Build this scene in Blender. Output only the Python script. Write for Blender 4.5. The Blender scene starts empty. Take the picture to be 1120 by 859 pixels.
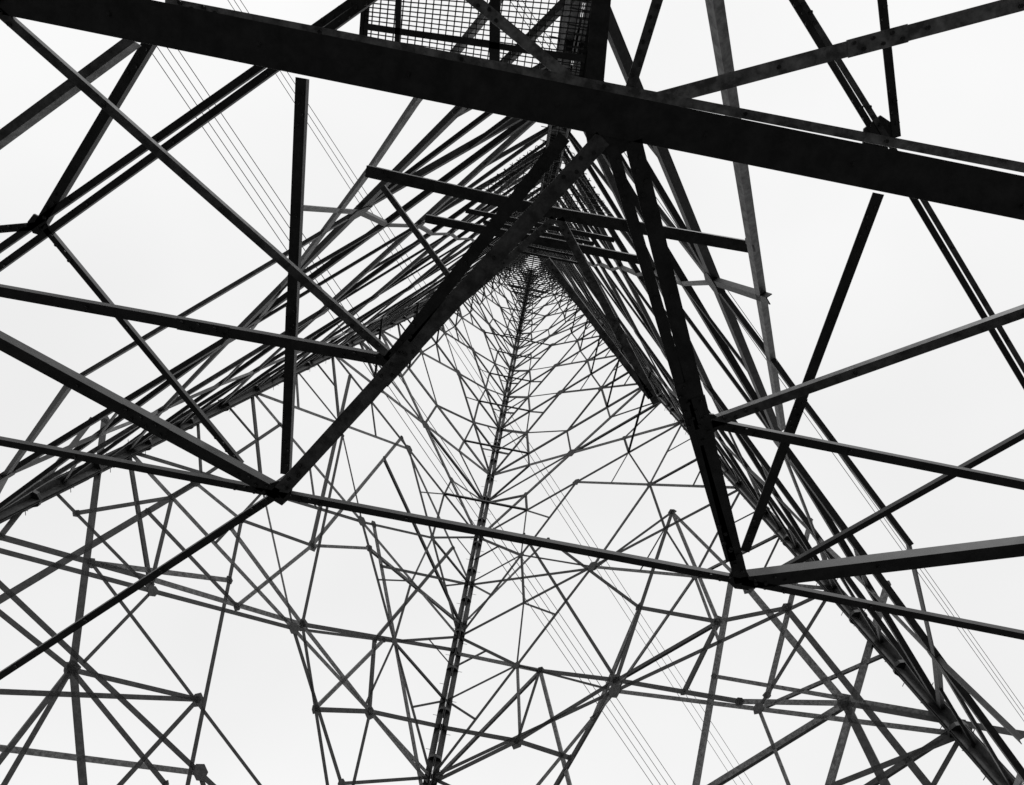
# Lattice transmission tower seen from inside its base, next to one leg, looking up.
# World units: metres. Tower axis at x=0, y=15. Legs N, F, L, R stand on the diagonals of the square base.
import bpy, math, random
from mathutils import Vector, Matrix
random.seed(4)
sc=bpy.context.scene
ZC=1.6
AX=15.0
K=20/92.0
SG={'NL':(-1,-1),'NR':(1,-1),'LF':(-1,1),'FR':(1,1)}
DN=Vector((0,0,-1))
def R(z): return 20-K*(z-ZC)
def leg(n,z):
    r=R(z)
    return {'N':Vector((0,AX-r,z)),'F':Vector((0,AX+r,z)),'L':Vector((-r,AX,z)),'R':Vector((r,AX,z))}[n]
def on_face(pl,x,z):
    sx,sy=SG[pl]; return Vector((x,AX+sy*(R(z)-sx*x),z))
def nrm(pl):
    sx,sy=SG[pl]; return -Vector((sx,sy,K)).normalized()
parts={}
def P_(part): return parts.setdefault(part,([],[],[]))
def lsec(part,a,b,w,n,d2=None,flip=1,m=0):
    """rolled steel angle from a to b, leg width w, one flange lying in the plane with normal n"""
    V,Fc,Mi=P_(part)
    d=(b-a)
    if d.length<1e-4: return
    d.normalize(); s=d.cross(n)
    if s.length<1e-3: s=d.orthogonal()
    s.normalize(); s*=flip; n2=s.cross(d).normalized()
    if n2.dot(n)<0: n2=-n2
    dd=d2 if d2 else w*.8; t=max(.012,w*.11)
    pts=[(-w/2,0),(w/2,0),(w/2,-t),(-w/2+t,-t),(-w/2+t,-dd),(-w/2,-dd)]
    i0=len(V)
    for c in (a,b):
        for p,q in pts: V.append(c+s*p+n2*q)
    for k in range(6):
        Fc.append((i0+k,i0+(k+1)%6,i0+6+(k+1)%6,i0+6+k))
    Fc.append(tuple(i0+k for k in range(6))[::-1]); Fc.append(tuple(i0+6+k for k in range(6)))
    Mi.extend([m]*8)
def prism(part,c,n,r,th,k=6,m=0,rot=0,jit=0):
    V,Fc,Mi=P_(part); n=n.normalized(); u=n.orthogonal().normalized(); v=n.cross(u)
    i0=len(V); rr=[r*(1+random.uniform(-jit,jit)) for _ in range(k)]
    for q in (0,th):
        for j in range(k):
            a=rot+j*2*math.pi/k; V.append(c+n*q+(u*math.cos(a)+v*math.sin(a))*rr[j])
    for j in range(k): Fc.append((i0+j,i0+(j+1)%k,i0+k+(j+1)%k,i0+k+j))
    Fc.append(tuple(range(i0,i0+k))[::-1]);Fc.append(tuple(range(i0+k,i0+2*k)));Mi.extend([m]*(k+2))
# ---- plan bracing in horizontal planes near the N corner: (z, width, material (lit members painted paler), x1,y1, x2,y2 ...) in cm
PLAN=[
(7.0,.292,0,-455,-22,383,-21),(7.35,.07,2,-313,-39,398,-44),  # second row: beam's upper flange, its light painted as pale grey
(7.0,.13,1,33,-5,-188,347),(7.0,.1,0,5,-1,-103,199),(7.0,.128,0,55,-7,245,344),(7.0,.09,0,40,-1,229,324),
(7.0,.068,0,-496,350,-188,347,245,343,561,343),(7.0,.09,0,-480,206,-102,199),(7.0,.07,1,-441,-24,-103,194),
(7.0,.115,0,-483,235,-188,347),(7.0,.07,0,-534,699,-188,347),
(8.1,.062,0,-474,171,-269,390),(8.1,.098,0,-232,-6,-220,391),
(7.0,.082,1,173,198,411,37),(7.0,.075,0,173,198,490,198),(7.6,.115,2,49,-31,353,-170),
(7.0,.135,0,245,345,511,240),(8.1,.065,0,313,412,545,146),(8.1,.1,0,289,-6,286,375),
(8.1,.052,0,154,-149,271,-50,540,182),(8.1,.045,1,160,-150,278,-52,548,180),(8.1,.07,0,234,-156,287,-53),
(7.8,.09,2,-101,-95,34,-29),(7.8,.085,1,57,-121,50,-36),
(14.1,.2,0,-320,118,26,126,374,117),(14.6,.15,0,-213,186,213,184),
(14.1,.15,1,31,133,287,438),(14.1,.12,1,24,209,274,429),(14.1,.13,1,22,135,-171,383),(14.1,.1,1,-288,139,-145,276),
(8.1,.09,0,-366,-15,-478,172),(8.1,.062,0,-186,-79,-558,235),(8.1,.062,0,-173,-82,-539,237),(8.1,.072,0,-553,193,-478,172)]
for z,w,m,*c in PLAN:
    P=[Vector((c[i]/100,c[i+1]/100,z)) for i in range(0,len(c),2)]
    for a,b in zip(P[:-1],P[1:]):
        lsec('plan_bracing',a,b,w,DN,m=m)
        d=(b-a); Ln=d.length; d.normalize(); s=d.cross(DN)
        for e,sg in ((a,1),(b,-1)):
            for k in range(4): prism('bolts',e+d*sg*(.12+.09*k)+s*w*(.18 if k%2 else -.18),DN,.017,.02,rot=k)
        k=1.2
        while k<Ln-1:
            prism('bolts',a+d*k,DN,.016,.02); k+=1.1
        if w>.085 and w<.2 and Ln>3:       # bolted splice plate
            c0=a+d*Ln*.58; lsec('splice_plates',c0-d*.22+DN*.004,c0+d*.22+DN*.004,w*1.12,DN,d2=.02,m=m)
            for k in range(6): prism('bolts',c0+d*(.07*k-.175)+s*w*(.25 if k%2 else -.25)+DN*.004,DN,.015,.02)
for z,x,y,r in ((7,-186,345,.13),(7,-103,197,.11),(7,243,342,.12),(7,173,198,.11),(7,38,-12,.2),(8.1,-478,172,.1),(8.1,272,-51,.15),(8.1,34,-31,.13),(8.1,-380,-15,.09)):
    prism('gusset_plates',Vector((x/100,y/100,z+.03)),DN,r,.022,jit=.25,rot=random.random())
# ---- face bracing members surveyed on each face: x,z in decimetres
FACE={'NL':[(4.2,'-93,1203 -235,1352 -336,1503 -774,2065'),(2.3,'-494,747 -359,778')],
'NR':[(4.0,'125,1029 234,1181 351,1346 732,1880')],
'LF':[(5,'-162,195 -120,228 -71,265 -2,329'),(6,'-148,175 -126,274'),(6,'-158,262 -123,187 -103,161'),(4,'-129,260 -119,226'),(3,'-135,216 -61,201'),(5,'-135,216 -102,251'),
(4,'-124,146 -123,186 -88,180'),(4,'-153,183 -123,186 -120,150'),(4,'-123,186 -91,208 -99,167'),(4,'-137,164 -91,208'),(4,'-107,279 -82,182'),(4,'-131,247 -94,247 -80,301 -62,422'),
(5,'-110,272 -71,265 -34,260 0,257'),(4,'-89,373 -71,265 -40,218'),(4,'-34,260 -41,291 -15,389'),(5,'-55,240 -34,260 -2,284'),(4,'-55,240 -37,296'),(4,'-34,260 -32,225'),(6,'-61,349 -2,250'),
(4,'-47,331 1,380'),(4,'0,349 -57,331'),(4,'0,349 -50,382'),(4,'-155,201 -160,257'),(4,'-149,219 -129,260 -115,334'),(4,'-80,301 -97,405'),(4,'-62,422 1,380'),(4,'-126,274 -107,279 -80,301 -57,331')],
'FR':[(4,'0,348 42,381'),(4,'1,378 66,338'),(5,'-1,286 36,258 58,238'),(5,'0,257 36,258 74,265 101,349'),(5,'0,329 43,290 74,265 113,231 140,214 182,176'),(4,'43,290 58,223'),(4,'43,290 0,257'),
(4,'74,265 50,227'),(4,'74,265 30,392'),(4,'36,258 43,290'),(5,'84,298 111,270 133,261'),(4,'111,270 97,246'),(5,'116,281 96,205'),(4,'109,244 165,193'),(7,'123,279 140,214 143,181'),
(6,'131,268 152,177'),(5,'140,214 96,204'),(5,'161,251 129,188'),(4,'164,193 135,185'),(4,'148,299 121,229'),(4,'111,270 74,265'),(4,'42,381 84,298 66,254'),(4,'66,338 101,349 111,270'),(4,'101,349 123,279')]}
def inter(p,d,a,b):
    ex,ey=b[0]-a[0],b[1]-a[1]; den=d[0]*ey-d[1]*ex
    if abs(den)<1e-6: return None
    t=((a[0]-p[0])*ey-(a[1]-p[1])*ex)/den; u=((a[0]-p[0])*d[1]-(a[1]-p[1])*d[0])/den
    return t if -.001<=u<=1.001 else None
def close_ends(sg,fixed,k):
    for s in sg:                       # run loose ends on to the next member
        for e in (1,2):
            p=s[e];o=s[3-e]
            if p[1]<25.6-k*abs(p[0]): continue
            if any(q is not s and (q[1]==p or q[2]==p) for q in sg): continue
            L=math.dist(p,o); d=((p[0]-o[0])/L,(p[1]-o[1])/L); c=[]
            for q in sg:
                if q is not s: c.append(inter(p,d,q[1],q[2]))
            for q in fixed: c.append(inter(p,d,*q))
            c=[t for t in c if t is not None and t>-1.6]
            if c:
                t=min(c,key=abs); s[e]=(p[0]+d[0]*t,p[1]+d[1]*t)
GP={'LF':((-71,265,.34),(-34,260,.36),(-123,186,.3),(0,348,.4),(-80,301,.28),(-94,247,.2),(-91,208,.24),(-57,331,.25),(-135,216,.22)),
'FR':((74,265,.36),(140,214,.4),(111,270,.3),(36,258,.34),(43,290,.25),(84,298,.25),(101,349,.25)),'NL':((-33.6,150,.15),),'NR':((35,134.6,.13),)}
for pl,l in GP.items():
    for x,z,r in l: prism('gusset_plates',on_face(pl,x/10,z/10)-nrm(pl)*.03,nrm(pl),r,.022,jit=.25,rot=random.random())
# ---- main legs: four angles bolted back to back
O4=[Vector((1,0,0)),Vector((0,1,0)),Vector((-1,0,0)),Vector((0,-1,0))]
def main_leg(nm):
    z=0
    while z<88.5:
        zn=min(88.5,z+6); w=(.37-.0022*z); A=leg(nm,z);B=leg(nm,zn)
        for i in range(4):
            off=(O4[i]+O4[(i+1)%4]).normalized()*.03
            V,Fc,Mi=P_('legs'); i0=len(V); t=.03; u=O4[i];v=O4[(i+1)%4]
            for c in (A+off,B+off):
                for a_,b_ in ((0,0),(w,0),(w,t),(t,t),(t,w),(0,w)): V.append(c+u*a_+v*b_)
            for k in range(6): Fc.append((i0+k,i0+(k+1)%6,i0+6+(k+1)%6,i0+6+k))
            Fc.append(tuple(range(i0,i0+6))[::-1]);Fc.append(tuple(range(i0+6,i0+12)));Mi.extend([0]*8)
        z=zn
    z=2.5
    while z<87:
        prism('legs',leg(nm,z),Vector((0,0,1)),(.37-.0022*z)*1.12,.14,k=8); z+=2.9-.015*z
    z=3; k=0
    while z<86:
        prism('step_bolts',leg(nm,z),O4[k%4],.012,.55,k=5); z+=.45; k+=1
    b=leg(nm,0)
    prism('footings',Vector((b.x,b.y,-.5)),Vector((0,0,1)),.9,.95,k=12,m=2)
for n in 'NLFR': main_leg(n)
def face(pl,z0,z1,w,ty,acc=None):
    a,b=pl; n=nrm(pl); g='gusset_plates'
    A,B,C,D=leg(a,z0),leg(b,z0),leg(a,z1),leg(b,z1)
    M=(C+D)/2; M0=(A+B)/2
    def Lb(p,q,k,f=1):
        lsec('face_bracing',p,q,w*k,n,flip=f,m=random.choice((0,0,0,1)))
        if acc is not None: acc.append(((p.x,p.z),(q.x,q.z)))
    Lb(C,D,1)
    if ty in(0,2):
        Lb(A,M,1);Lb(B,M,1,-1)
        for P,Q in ((A,C),(B,D)):
            e=(P+Q)/2; q=(P+M)/2; q1=P*.75+M*.25; q2=P*.25+M*.75
            Lb(e,q,.7);Lb(q,Q,.8);Lb(q,P*.5+M0*.5,.7)
            if ty==0:
                Lb(q,(Q+M)/2,.6);Lb(q1,e,.6);Lb(q2,(Q+M)/2,.5);Lb(q,M0,.6);Lb((q+Q)/2,P*.25+Q*.75,.5)
            prism(g,q,n,w*1.3,.02,jit=.2)
        prism(g,M,n,w*1.8,.02,jit=.2)
    else:
        r0=(A-B).length; r1=(C-D).length; f=r0/(r0+r1); X=A.lerp(D,f)
        Lb(A,D,1);Lb(B,C,1,-1)
        for P,Q in ((A,C),(B,D)):
            E=P.lerp(Q,f); Lb(E,X,.7)
            u=P.lerp(X,.5); v=Q.lerp(X,.5)
            Lb(u,E,.6);Lb(v,E,.6);Lb(u,P*.75+(B if P is A else A)*.25,.6);Lb(v,Q*.75+(D if P is A else C)*.25,.6)
            prism(g,u,n,w,.02,jit=.2)
        Lb(X,M,.6)
        prism(g,X,n,w*1.7,.02,jit=.2)
L1=[42,48.5,54.5,59.5,64,68,71.5,74.5,77,79.3,81.3,83,84.6,86,87.2,88.3]
L0=[14.1,20,26,31.5,37]
acc={'LF':[],'FR':[]}
for pl in SG:
    if pl in('LF','FR'):
        sx=SG[pl][0]
        Lv=[.6,5,12,19,26,34]+L1
        for i in range(len(Lv)-1):
            z=Lv[i]; face(pl,z,Lv[i+1],(.18 if z<42 else .34-.0025*z),2 if z<26 else (0,0,1,0)[i%4],acc[pl] if z>11 else None)
        acc[pl]+=[((sx*R(5),5),(sx*R(80),80)),((0,5),(0,80))]
    else:
        face(pl,.6,5.5,.2,2)
        Lv=L0+[42,46.5,50.5,54.5,58,61,64.5,67,70,72,74.5,76.5,78.5,80.5,82,83.5,85,86.5,88]
        for i in range(len(Lv)-1): face(pl,Lv[i],Lv[i+1],.25-.0017*Lv[i],(0,1)[i%2] if i>3 else 0)
for pl,rows in FACE.items():
    sc_=100 if pl[0]=='N' else 10
    sg=[]
    for w,t in rows:
        pts=[tuple(int(v)/sc_ for v in p.split(',')) for p in t.split()]
        for a,b in zip(pts[:-1],pts[1:]): sg.append([w*.042,a,b])
    if pl[0]!='N': close_ends(sg,acc[pl],.84 if pl=='LF' else .5)
    for w,a,b in sg:
        lsec('face_bracing',on_face(pl,*a),on_face(pl,*b),w,nrm(pl),m=1 if pl[0]=='N' else random.choice((0,0,1)))  # N-side members painted mid grey as if lit; others vary at random
        if pl[0]!='N':
            for e in (a,b): prism('gusset_plates',on_face(pl,*e)-nrm(pl)*.02,nrm(pl),w*.9,.02,jit=.2)
for i,z in enumerate([26,31.5,37]+L1):
    w=.2-.0014*z
    for c,a,b in (('N','L','R'),('F','L','R'),('L','N','F'),('R','N','F')):
        if z<41 and c!='N': continue
        f=.18 if z<41 else .25
        lsec('hip_bracing',leg(c,z).lerp(leg(a,z),f),leg(c,z).lerp(leg(b,z),f),w,DN)
        if c=='F' and z>60 and i%2: lsec('hip_bracing',leg(c,z).lerp(leg(a,z),.5),leg(c,z).lerp(leg(b,z),.5),w,DN)
    if z>68 and i%3==0:
        lsec('hip_bracing',leg('N',z),leg('F',z),w,DN);lsec('hip_bracing',leg('L',z)+Vector((0,0,.1)),leg('R',z)+Vector((0,0,.1)),w,DN)
# ---- steel mesh access platform above the N corner (z=10.6)
q=[Vector((x/100,y/100,10.6)) for x,y in ((-253,-162),(11,-207),(16,-59),(-250,-53))]
fq=lambda u,v:(q[0]*(1-u)+q[1]*u)*(1-v)+(q[3]*(1-u)+q[2]*u)*v
for i in range(31): lsec('platform_grating',fq(i/30,0),fq(i/30,1),.008,DN,d2=.03)
for i in range(25): lsec('platform_grating',fq(0,i/24),fq(1,i/24),.008,DN,d2=.012)
for i in range(4): lsec('platform_frame',q[i],q[(i+1)%4],.10,DN)
for x0,y0,x1,y1,w in ((11,-207,30,-68,.22),(-110,-186,-89,-58,.12),(-216,-168,-206,-55,.06),(-248,-77,14,-89,.07)):
    lsec('platform_frame',Vector((x0/100,y0/100,10.5)),Vector((x1/100,y1/100,10.5)),w,DN)
# corner rest platforms and a fixed ladder up the N leg
for z in (23.6,33,44):
    y0=leg('N',z).y; dep=2.3; b=.022
    y=.25
    while y<=dep: lsec('platform_grating',Vector((-y,y0+y,z)),Vector((y,y0+y,z)),b,DN,d2=.03); y+=.17
    x=-dep+.1
    while x<dep: lsec('platform_grating',Vector((x,y0+max(.2,abs(x)),z+.01)),Vector((x,y0+dep,z+.01)),b,DN,d2=.02); x+=.2
    lsec('platform_frame',Vector((-dep,y0+dep,z)),Vector((dep,y0+dep,z)),.14,DN)
# working platforms near the head of the tower
for z in (77,83):
    r=R(z)-.25; y=-r
    while y<=r:
        hx=r-abs(y)
        if hx>.1: lsec('platform_grating',Vector((-hx,AX+y,z)),Vector((hx,AX+y,z)),.09,DN,d2=.03)
        y+=.22
lo=lambda s,z: leg('N',z)+Vector((s*.24,.55,0))
for s in (-1,1): lsec('ladder',lo(s,11),lo(s,86),.07,Vector((0,-1,0)))
z=11
while z<86:
    prism('ladder',lo(-1,z),Vector((1,0,0)),.014,.48,k=5); z+=.32
# ---- materials
def mat(name,col,rough,sc_=3):
    m=bpy.data.materials.new(name);m.use_nodes=True;nt=m.node_tree;b=nt.nodes['Principled BSDF']
    no=nt.nodes.new('ShaderNodeTexNoise');no.inputs['Scale'].default_value=sc_;no.inputs['Detail'].default_value=5;no.inputs['Roughness'].default_value=.65
    tc=nt.nodes.new('ShaderNodeTexCoord');nt.links.new(tc.outputs['Object'],no.inputs['Vector'])
    r=nt.nodes.new('ShaderNodeValToRGB');r.color_ramp.elements[0].position=.38;r.color_ramp.elements[1].position=.66
    r.color_ramp.elements[0].color=(*[c*.4 for c in col],1);r.color_ramp.elements[1].color=(*[c*1.7 for c in col],1)
    nt.links.new(no.outputs['Fac'],r.inputs['Fac']);nt.links.new(r.outputs['Color'],b.inputs['Base Color'])
    b.inputs['Roughness'].default_value=rough
    return m
mats=[mat('steel_dark',(.02,)*3,.6,6),mat('steel_mid_lit_varied',(.085,)*3,.6,8),mat('steel_pale_lit_concrete',(.2,)*3,.55,9)]  # paler greys paint in light on lit members; also random variety and concrete footings
par=bpy.data.objects.new('transmission_tower',None);sc.collection.objects.link(par)
for k,(V,Fc,Mi) in parts.items():
    me=bpy.data.meshes.new(k);me.from_pydata([tuple(v) for v in V],[],Fc)
    for m in mats: me.materials.append(m)
    me.polygons.foreach_set('material_index',Mi)
    o=bpy.data.objects.new(k,me);sc.collection.objects.link(o);o.parent=par
# ---- overhead conductors: parallel bundles passing the tower
def line(x0,y0,x1,y1,z,r):
    p=Vector((x0,y0,z));qq=Vector((x1,y1,z)); d=(qq-p).normalized(); p=p-d*260; qq=qq+d*300
    parts.clear(); prism('c',p,qq-p,r,(qq-p).length); V,Fc,Mi=parts['c']
    me=bpy.data.meshes.new('power_line');me.from_pydata([tuple(v) for v in V],[],Fc);me.materials.append(mats[0])
    o=bpy.data.objects.new('power_line',me);sc.collection.objects.link(o)
for k in range(4): line(-35.3+.7*k,-.7-.27*k,26.4+.87*k,69.7-.23*k,63.6,.035)
for k in range(3): line(-29.3+.55*k,-4.4-.1*k,38.3+.95*k,71.5-.25*k,67.6,.03)
for k in range(3): line(11+.45*k,5.3-.1*k,55.6+.45*k,43.5-.1*k,61.6,.03)
me=bpy.data.meshes.new('ground');s=2000
me.from_pydata([(-s,-s,0),(s,-s,0),(s,s,0),(-s,s,0)],[],[(0,1,2,3)]);me.materials.append(mat('grass',(.05,.05,.05),.9))
o=bpy.data.objects.new('ground',me);sc.collection.objects.link(o)
# ---- overcast sky
w=bpy.data.worlds.new('World');sc.world=w;w.use_nodes=True;nt=w.node_tree;bg=nt.nodes['Background']
sky=nt.nodes.new('ShaderNodeTexSky');sky.sky_type='NISHITA';sky.sun_disc=False;sky.sun_elevation=math.radians(50);sky.sun_rotation=math.radians(200)
bw=nt.nodes.new('ShaderNodeRGBToBW');nt.links.new(sky.outputs[0],bw.inputs[0])
no=nt.nodes.new('ShaderNodeTexNoise');no.inputs['Scale'].default_value=1.3;no.inputs['Detail'].default_value=4
tc=nt.nodes.new('ShaderNodeTexCoord');nt.links.new(tc.outputs['Generated'],no.inputs['Vector'])
m1=nt.nodes.new('ShaderNodeMath');m1.operation='MULTIPLY_ADD';m1.inputs[1].default_value=.5;m1.inputs[2].default_value=4.35
nt.links.new(bw.outputs[0],m1.inputs[0])
m2=nt.nodes.new('ShaderNodeMath');m2.operation='MULTIPLY_ADD';m2.inputs[1].default_value=1.9
nt.links.new(no.outputs['Fac'],m2.inputs[0]);nt.links.new(m1.outputs[0],m2.inputs[2])
nt.links.new(m2.outputs[0],bg.inputs[0]);bg.inputs[1].default_value=.15
sun=bpy.data.lights.new('sun','SUN');sun.energy=1.2;sun.angle=math.radians(12);so=bpy.data.objects.new('sun',sun);sc.collection.objects.link(so);so.rotation_euler=(math.radians(40),0,math.radians(20))
# ---- camera at eye height, tilted steeply upward
yv=Vector((-.1835,-.917,-.354)); zv=Vector((.0623,.349,-.935)).normalized()
yv=(yv-zv*yv.dot(zv)).normalized(); xv=yv.cross(zv)
cam=bpy.data.cameras.new('camera');co=bpy.data.objects.new('camera',cam);sc.collection.objects.link(co)
M=Matrix((xv,yv,zv)).to_4x4();M.translation=(0,0,ZC);co.matrix_world=M
cam.lens=24.1;cam.clip_end=5000;sc.camera=co
sc.view_settings.view_transform='Standard'
